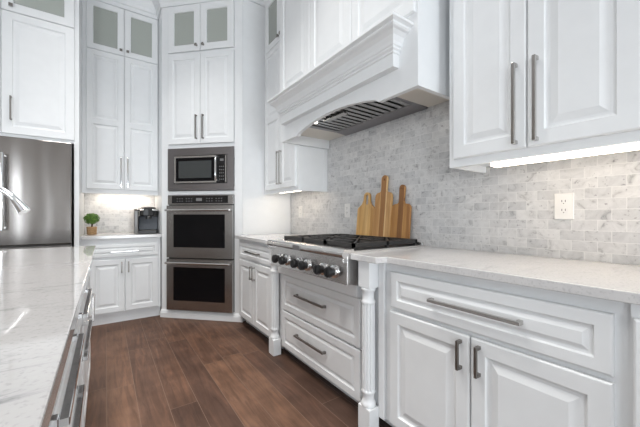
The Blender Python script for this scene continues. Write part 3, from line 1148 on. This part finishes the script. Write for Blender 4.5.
def loop_board(w_, h, H):
    o = [(-w_ / 2 + 0.01, 0), (w_ / 2 - 0.01, 0), (w_ / 2, 0.01)]
    o += arc(w_ / 2 - 0.03, h - 0.03, 0.03, 0, 70, 6)
    o += [(0.050, h + 0.02), (0.036, h + 0.05)]
    o += arc(0, H - 0.034, 0.034, 0, 180, 12)
    o += [(-0.036, h + 0.05), (-0.050, h + 0.02)]
    o += arc(-w_ / 2 + 0.03, h - 0.03, 0.03, 110, 180, 6)
    o += [(-w_ / 2, 0.01)]
    hole = arc(0, H - 0.036, 0.021, 0, 180, 10) + arc(0, h + 0.035, 0.021, 180, 360, 10)
    return o, [hole]


o, hl = loop_board(0.20, 0.275, 0.392)
board('golden wood cutting board with a wide loop handle, leftmost behind the cooktop', 1.856, 0.2, 0.275, o, hl, M['board_gold'], 0.035)
o, hl = paddle(0.165, 0.378, 0.512, 0.026, 0.009)
board('tallest cutting board, banded in light and dark wood, between the two shorter ones', 1.662, 0.165, 0.378, o, hl, M['board_mixed'], 0.045)
o, hl = paddle(0.165, 0.285, 0.425, 0.020, 0.007)
board('brown wood cutting board with slim dark handle, nearest the quartz counter', 1.492, 0.165, 0.285, o, hl, M['board_brown'], 0.037)

# ------------------------------------------------------------------ range hood
XH, HY0, HY1 = 1.27, 2.425, 0.977
hd = thing('range_hood', 'large white mantel range hood with arched front over the cooktop', 'range hood', (XH, HY0, 0), RIGHT)
w = HY0 - HY1
dep = W - XH - 0.001
zb, zt = 1.765, 2.12
# arched front board
bm = bmesh.new()
n = 40
lo = []
a0, a1 = 0.285, w - 0.285
for i in range(n + 1):
    x = a0 + (a1 - a0) * i / n
    s = i / n
    e = min(s, 1 - s)
    rise = 0.012 + 0.058 * math.sin(PI * min(1, e * 2) / 2) ** 0.8
    lo.append((x, zb + rise))
lo = [(0, zb), (a0 - 0.012, zb)] + [(a0 - 0.004, zb + 0.006)] + lo + [(a1 + 0.004, zb + 0.006), (a1 + 0.012, zb), (w, zb)]
fr0 = [bm.verts.new((x, 0, z)) for x, z in lo]
fr1 = [bm.verts.new((x, 0, zt)) for x, z in lo]
bk0 = [bm.verts.new((x, 0.03, z)) for x, z in lo]
bk1 = [bm.verts.new((x, 0.03, zt)) for x, z in lo]
for i in range(len(lo) - 1):
    bm.faces.new((fr0[i], fr0[i + 1], fr1[i + 1], fr1[i]))
    bm.faces.new((bk0[i + 1], bk0[i], bk1[i], bk1[i + 1]))
    bm.faces.new((fr0[i + 1], fr0[i], bk0[i], bk0[i + 1]))
    bm.faces.new((fr1[i], fr1[i + 1], bk1[i + 1], bk1[i]))
bm.faces.new((fr0[0], fr1[0], bk1[0], bk0[0]))
bm.faces.new((fr0[-1], bk0[-1], bk1[-1], fr1[-1]))
link('arched_valance', bm, M['white'], hd)
for a in (0, w - 0.025):
    boxes('side', [(a, a + 0.025, 0.0305, dep, zb, TOP)], M['white'], hd)
# soffit set up inside the skirt, with the stainless insert reaching back to the tiles
zs = 1.847
ix0, ix1, iy0, iy1 = 0.285, 1.140, 0.0305, dep - 0.008
for a, c in ((0.0255, ix0), (ix1, w - 0.0255)):
    boxes('soffit', [(a, c, 0.0305, dep, zs, zs + 0.02)], M['hood_liner'], hd)
fx0, fx1, fy1 = ix0 + 0.05, ix1 - 0.03, 0.385
ins = boxes('liner', [(ix0 + 0.0005, fx0, iy0, fy1, zs, zs + 0.012), (fx1, ix1 - 0.0005, iy0, fy1, zs, zs + 0.012),
                      (ix0 + 0.0005, ix1 - 0.0005, iy0, iy1, zs + 0.045, zs + 0.055)], M['trim_steel'], hd)
bm = bmesh.new()
extrude_profile(bm, [(fy1, zs + 0.012), (fy1 + 0.003, zs + 0.002), (iy1, zs - 0.010), (iy1, zs + 0.012)], ix0 + 0.0005, ix1 - 0.0005)
link('rear_flange', bm, M['trim_steel'], ins)
boxes('cavity', [(fx0, fx1, iy0, fy1, zs + 0.026, zs + 0.0445)], M['seal'], ins)
bm = bmesh.new()
nb = 13
for k in range(nb):
    x = fx0 + (fx1 - fx0) * (k + 0.5) / nb
    hw = (fx1 - fx0) / nb * 0.31
    v = [bm.verts.new(p) for p in ((x - hw, 0.034, zs + 0.010), (x + hw, 0.034, zs + 0.010), (x + hw, fy1 - 0.006, zs + 0.004), (x - hw, fy1 - 0.006, zs + 0.004),
                                   (x - hw, 0.034, zs + 0.018), (x + hw, 0.034, zs + 0.018), (x + hw, fy1 - 0.006, zs + 0.012), (x - hw, fy1 - 0.006, zs + 0.012))]
    for f in ((3, 2, 1, 0), (4, 5, 6, 7), (0, 1, 5, 4), (1, 2, 6, 5), (2, 3, 7, 6), (3, 0, 4, 7)):
        bm.faces.new([v[i] for i in f])
link('baffle_filter', bm, M['dark_steel'], hd)
boxes('control_strip', [(0.50, 0.74, 0.10, 0.145, zs - 0.006, zs + 0.0035)], M['nickel'], hd, bevel=0.002)
for x in (0.43, 1.0):
    bm = bmesh.new()
    lathe(bm, [(0.018, 0.0), (0.018, 0.008)], (x, 0.075, zs - 0.006), seg=20)
    link('lamp', bm, M['hood_lamp'], hd)
# stepped mantel with mitred ends
bm = bmesh.new()
mp_ = [(0.045, 1.895), (0.045, 1.962), (0.052, 1.966), (0.052, 1.976), (0.063, 1.983), (0.063, 1.993), (0.070, 1.998), (0.074, 2.012),
       (0.088, 2.034), (0.108, 2.048), (0.122, 2.052), (0.130, 2.058), (0.130, 2.068), (0.150, 2.076), (0.150, 2.088), (0.002, 2.10)]
rows = []
for d, z in mp_:
    e = max(0, d - 0.045) / 0.105
    xa, xb = 0.078 - 0.05 * e, w - 0.121 + 0.094 * e
    rows.append([bm.verts.new(p) for p in ((xa, -0.0005, z), (xa, -d, z), (xb, -d, z), (xb, -0.0005, z))])
for A, B in zip(rows, rows[1:]):
    for k in range(3):
        bm.faces.new((A[k], A[k + 1], B[k + 1], B[k]))
    bm.faces.new((A[3], A[0], B[0], B[3]))
bm.faces.new(rows[0][::-1])
bm.faces.new(rows[-1])
link('mantel_moulding', bm, M['white'], hd)

# cupboard above the hood
oc = thing('over_hood_cabinet', 'white cabinet with tall paneled doors directly above the range hood', 'cabinet', (XH, HY0, 0), RIGHT, 'upper cabinets')
boxes('carcass', [(0, w, 0, 0.03, zt + 0.0005, TOP), (0.0255, w - 0.0255, 0.03, dep, zt + 0.0005, TOP)], M['white'], oc)
dw = (w - 0.02) / 3
for k in range(3):
    door(oc, 0.01 + k * dw + 0.002, 0.01 + (k + 1) * dw - 0.002, zt + 0.012, TOP - 0.03, st=0.065, field=0.04)

# ------------------------------------------------------------------ right part of the range wall
ru = thing('upper_cabinet', 'large white upper cabinet with long bar handles at the near right', 'cabinet', (1.45, 0.909, 0), RIGHT, 'upper cabinets')
w = 1.35
dep = W - 1.45 - 0.001
boxes('carcass', [(-0.012, w, 0, dep, 1.398, TOP)], M['white'], ru)
boxes('light_rail', [(-0.012, w, 0, 0.02, 1.363, 1.3978)], M['white'], ru)
boxes('end_rail', [(-0.012, 0.006, 0.0205, dep, 1.363, 1.3978)], M['white'], ru)
for a, c, hx in ((0.016, 0.346, 0.308), (0.350, 0.683, 0.385), (0.687, 1.02, 0.98), (1.024, 1.345, 1.06)):
    d = door(ru, a, c, 1.402, TOP - 0.03, st=0.060, field=0.035)
    pull(d, hx, 1.59, 0.34, True, th=0.013)
lb = thing('under_cabinet_light', 'long bright light bar under the large cabinet at right', 'light', (1.50, 0.23, 1.3975), RIGHT, 'under-cabinet lights')
boxes('housing', [(-0.50, 0.60, -0.028, 0.028, -0.034, 0.0)], M['plate'], lb)
boxes('diffuser', [(-0.495, 0.595, -0.027, 0.027, -0.049, -0.0345)], M['led'], lb)

rb = thing('base_cabinet', 'white base cabinet with wide drawer and two doors at the near right', 'cabinet', (1.18, 1.236, 0), RIGHT, 'base cabinets')
w = 1.236 - 0.206
dep = W - 1.18 + 0.005
boxes('carcass', [(0, w, 0, dep, 0.08, 0.884), (0, w, 0.07, dep, 0, 0.08)], M['white'], rb)
boxes('filler', [(0.095, 0.135, -0.02, -0.0005, 0.08, 0.884)], M['white'], rb, bevel=0.004)
d = door(rb, 0.177, 0.996, 0.667, 0.842, st=0.040, field=0.018, name='drawer')
pull(d, 0.592, 0.757, 0.36, False, th=0.013)
for a, c, hx in ((0.170, 0.582, 0.548), (0.588, 0.996, 0.622)):
    d = door(rb, a, c, 0.088, 0.648, st=0.055, field=0.035)
    pull(d, hx, 0.57, 0.115, True, material=M['dark_nickel'])
eb = thing('base_cabinet', 'white cabinet end with applied panel at the right edge of the photo', 'cabinet', (1.165, 0.2055, 0), RIGHT, 'base cabinets')
boxes('carcass', [(0, 0.80, 0, W - 1.165 + 0.005, 0.0, 0.884)], M['white'], eb)
door(eb, 0.008, 0.40, 0.06, 0.845, st=0.055)
door(eb, 0.404, 0.79, 0.06, 0.845, st=0.055)
bm = bmesh.new()
prism(bm, [(1.135, -0.60), (W - 0.0005, -0.60), (W - 0.0005, 2.182), (1.702, 2.182), (1.702, 1.262), (1.075, 1.262), (1.075, 1.075), (1.135, 1.055)][::1], 0.8855, 0.917)
tag(link('countertop', bm, M['quartz'], bevel=0.003), 'long pale quartz countertop at right, from the cooktop towards the camera', 'countertop', 'countertops')

# outlets
ol = thing('wall_outlet', 'white duplex outlet on the marble tiles above the right counter', 'outlet', (W, 0.5385, 1.163), RIGHT, 'wall outlets')
boxes('cover_plate', [(-0.038, 0.038, -0.007, -0.0005, -0.062, 0.062)], M['plate'], ol, bevel=0.003)
for z in (-0.021, 0.021):
    bm = bmesh.new()
    lathe(bm, [(0.0165, 0.0073), (0.0165, 0.0095)], (0, 0, z), 'Y', 20)
    s = link('socket', bm, M['plate'], ol)
    boxes('slot', [(-0.008, -0.0055, -0.0099, -0.0096, z - 0.001, z + 0.009), (0.0055, 0.008, -0.0099, -0.0096, z - 0.001, z + 0.009),
                   (-0.002, 0.002, -0.0099, -0.0096, z - 0.010, z - 0.006)], M['slot'], s)
copy_thing(ol, (W, 2.93, 1.163), 'white wall outlet on the tiles under the cabinet beside the oven')
copy_thing(ol, (W, 2.125, 1.167), 'white wall outlet on the tiles behind the left part of the cooktop')

# ------------------------------------------------------------------ island
XI = -0.0505
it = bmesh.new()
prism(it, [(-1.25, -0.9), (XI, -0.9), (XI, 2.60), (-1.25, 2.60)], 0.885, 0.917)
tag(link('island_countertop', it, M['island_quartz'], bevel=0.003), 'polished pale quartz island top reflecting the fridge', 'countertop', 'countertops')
# cabinets below, fronts facing the range: local x runs towards +Y
ic = thing('island_cabinet', 'white island cabinet with doors at the far end, nearest the coffee corner', 'cabinet', (-0.10, 1.765, 0), ISLE, 'island cabinets')
boxes('carcass', [(0, 0.82, 0, 1.05, 0.09, 0.884), (0, 0.82, 0.07, 1.0, 0, 0.09)], M['white'], ic)
for a, c, hx in ((0.01, 0.408, 0.37), (0.412, 0.81, 0.45)):
    d = door(ic, a, c, 0.10, 0.86, st=0.055)
    pull(d, hx, 0.60, 0.14, True, material=M['steel'], proj=0.03)
names = ['white island drawer unit beside the far end doors', 'white island drawer unit in the middle of the island',
         'white island drawer unit nearest the camera']
first = None
for k, y in enumerate((1.143, 0.52, -0.103)):
    if first is None:
        first = thing('island_cabinet', names[0], 'cabinet', (-0.10, y, 0), ISLE, 'island cabinets')
        boxes('carcass', [(0, 0.62, 0, 1.05, 0.09, 0.884), (0, 0.62, 0.07, 1.0, 0, 0.09)], M['white'], first)
        for z0, z1, pz in ((0.735, 0.86, 0.797), (0.47, 0.725, 0.66), (0.10, 0.46, None)):
            d = door(first, 0.008, 0.612, z0, z1, st=0.032, field=0.012, name='drawer')
            if pz:
                pull(d, 0.31, pz, 0.42, False, material=M['chrome'], th=0.014, proj=0.035)
    else:
        copy_thing(first, (-0.10, y, 0), names[k])

# faucet
fa = thing('kitchen_faucet', 'chrome pull-down kitchen faucet curving in from the left over the island', 'faucet', (-0.56, 2.02, 0.9175))
bm = bmesh.new()
lathe(bm, [(0.03, 0.0), (0.03, 0.008), (0.022, 0.014), (0.019, 0.05), (0.019, 0.12), (0.014, 0.13)], seg=24)
smooth_by_angle(link('base', bm, M['chrome'], fa))
end = Vector((0.238, -0.11, 0.0))
pts = [(0, 0, 0.12), (0, 0, 0.235)]
for i in range(1, 15):
    a = PI * i / 14 * 0.88
    f = (1 - math.cos(a)) / 2
    pts.append((end.x * f * 1.0, end.y * f, 0.235 + 0.095 * math.sin(a)))
bm = bmesh.new()
tube(bm, pts, 0.0125, 14)
smooth_by_angle(link('gooseneck', bm, M['chrome'], fa), 60)
p1 = Vector(pts[-1]); dd = (p1 - Vector(pts[-2])).normalized()
bm = bmesh.new()
tube(bm, [p1 - dd * 0.005, p1 + dd * 0.015, p1 + dd * 0.04, p1 + dd * 0.062], [0.014, 0.016, 0.019, 0.023], 18)
smooth_by_angle(link('spray_head', bm, M['chrome'], fa), 50)
bm = bmesh.new()
tube(bm, [(0, 0.019, 0.085), (0, 0.06, 0.10), (0, 0.10, 0.125)], [0.009, 0.007, 0.006], 10)
smooth_by_angle(link('lever', bm, M['chrome'], fa), 60)
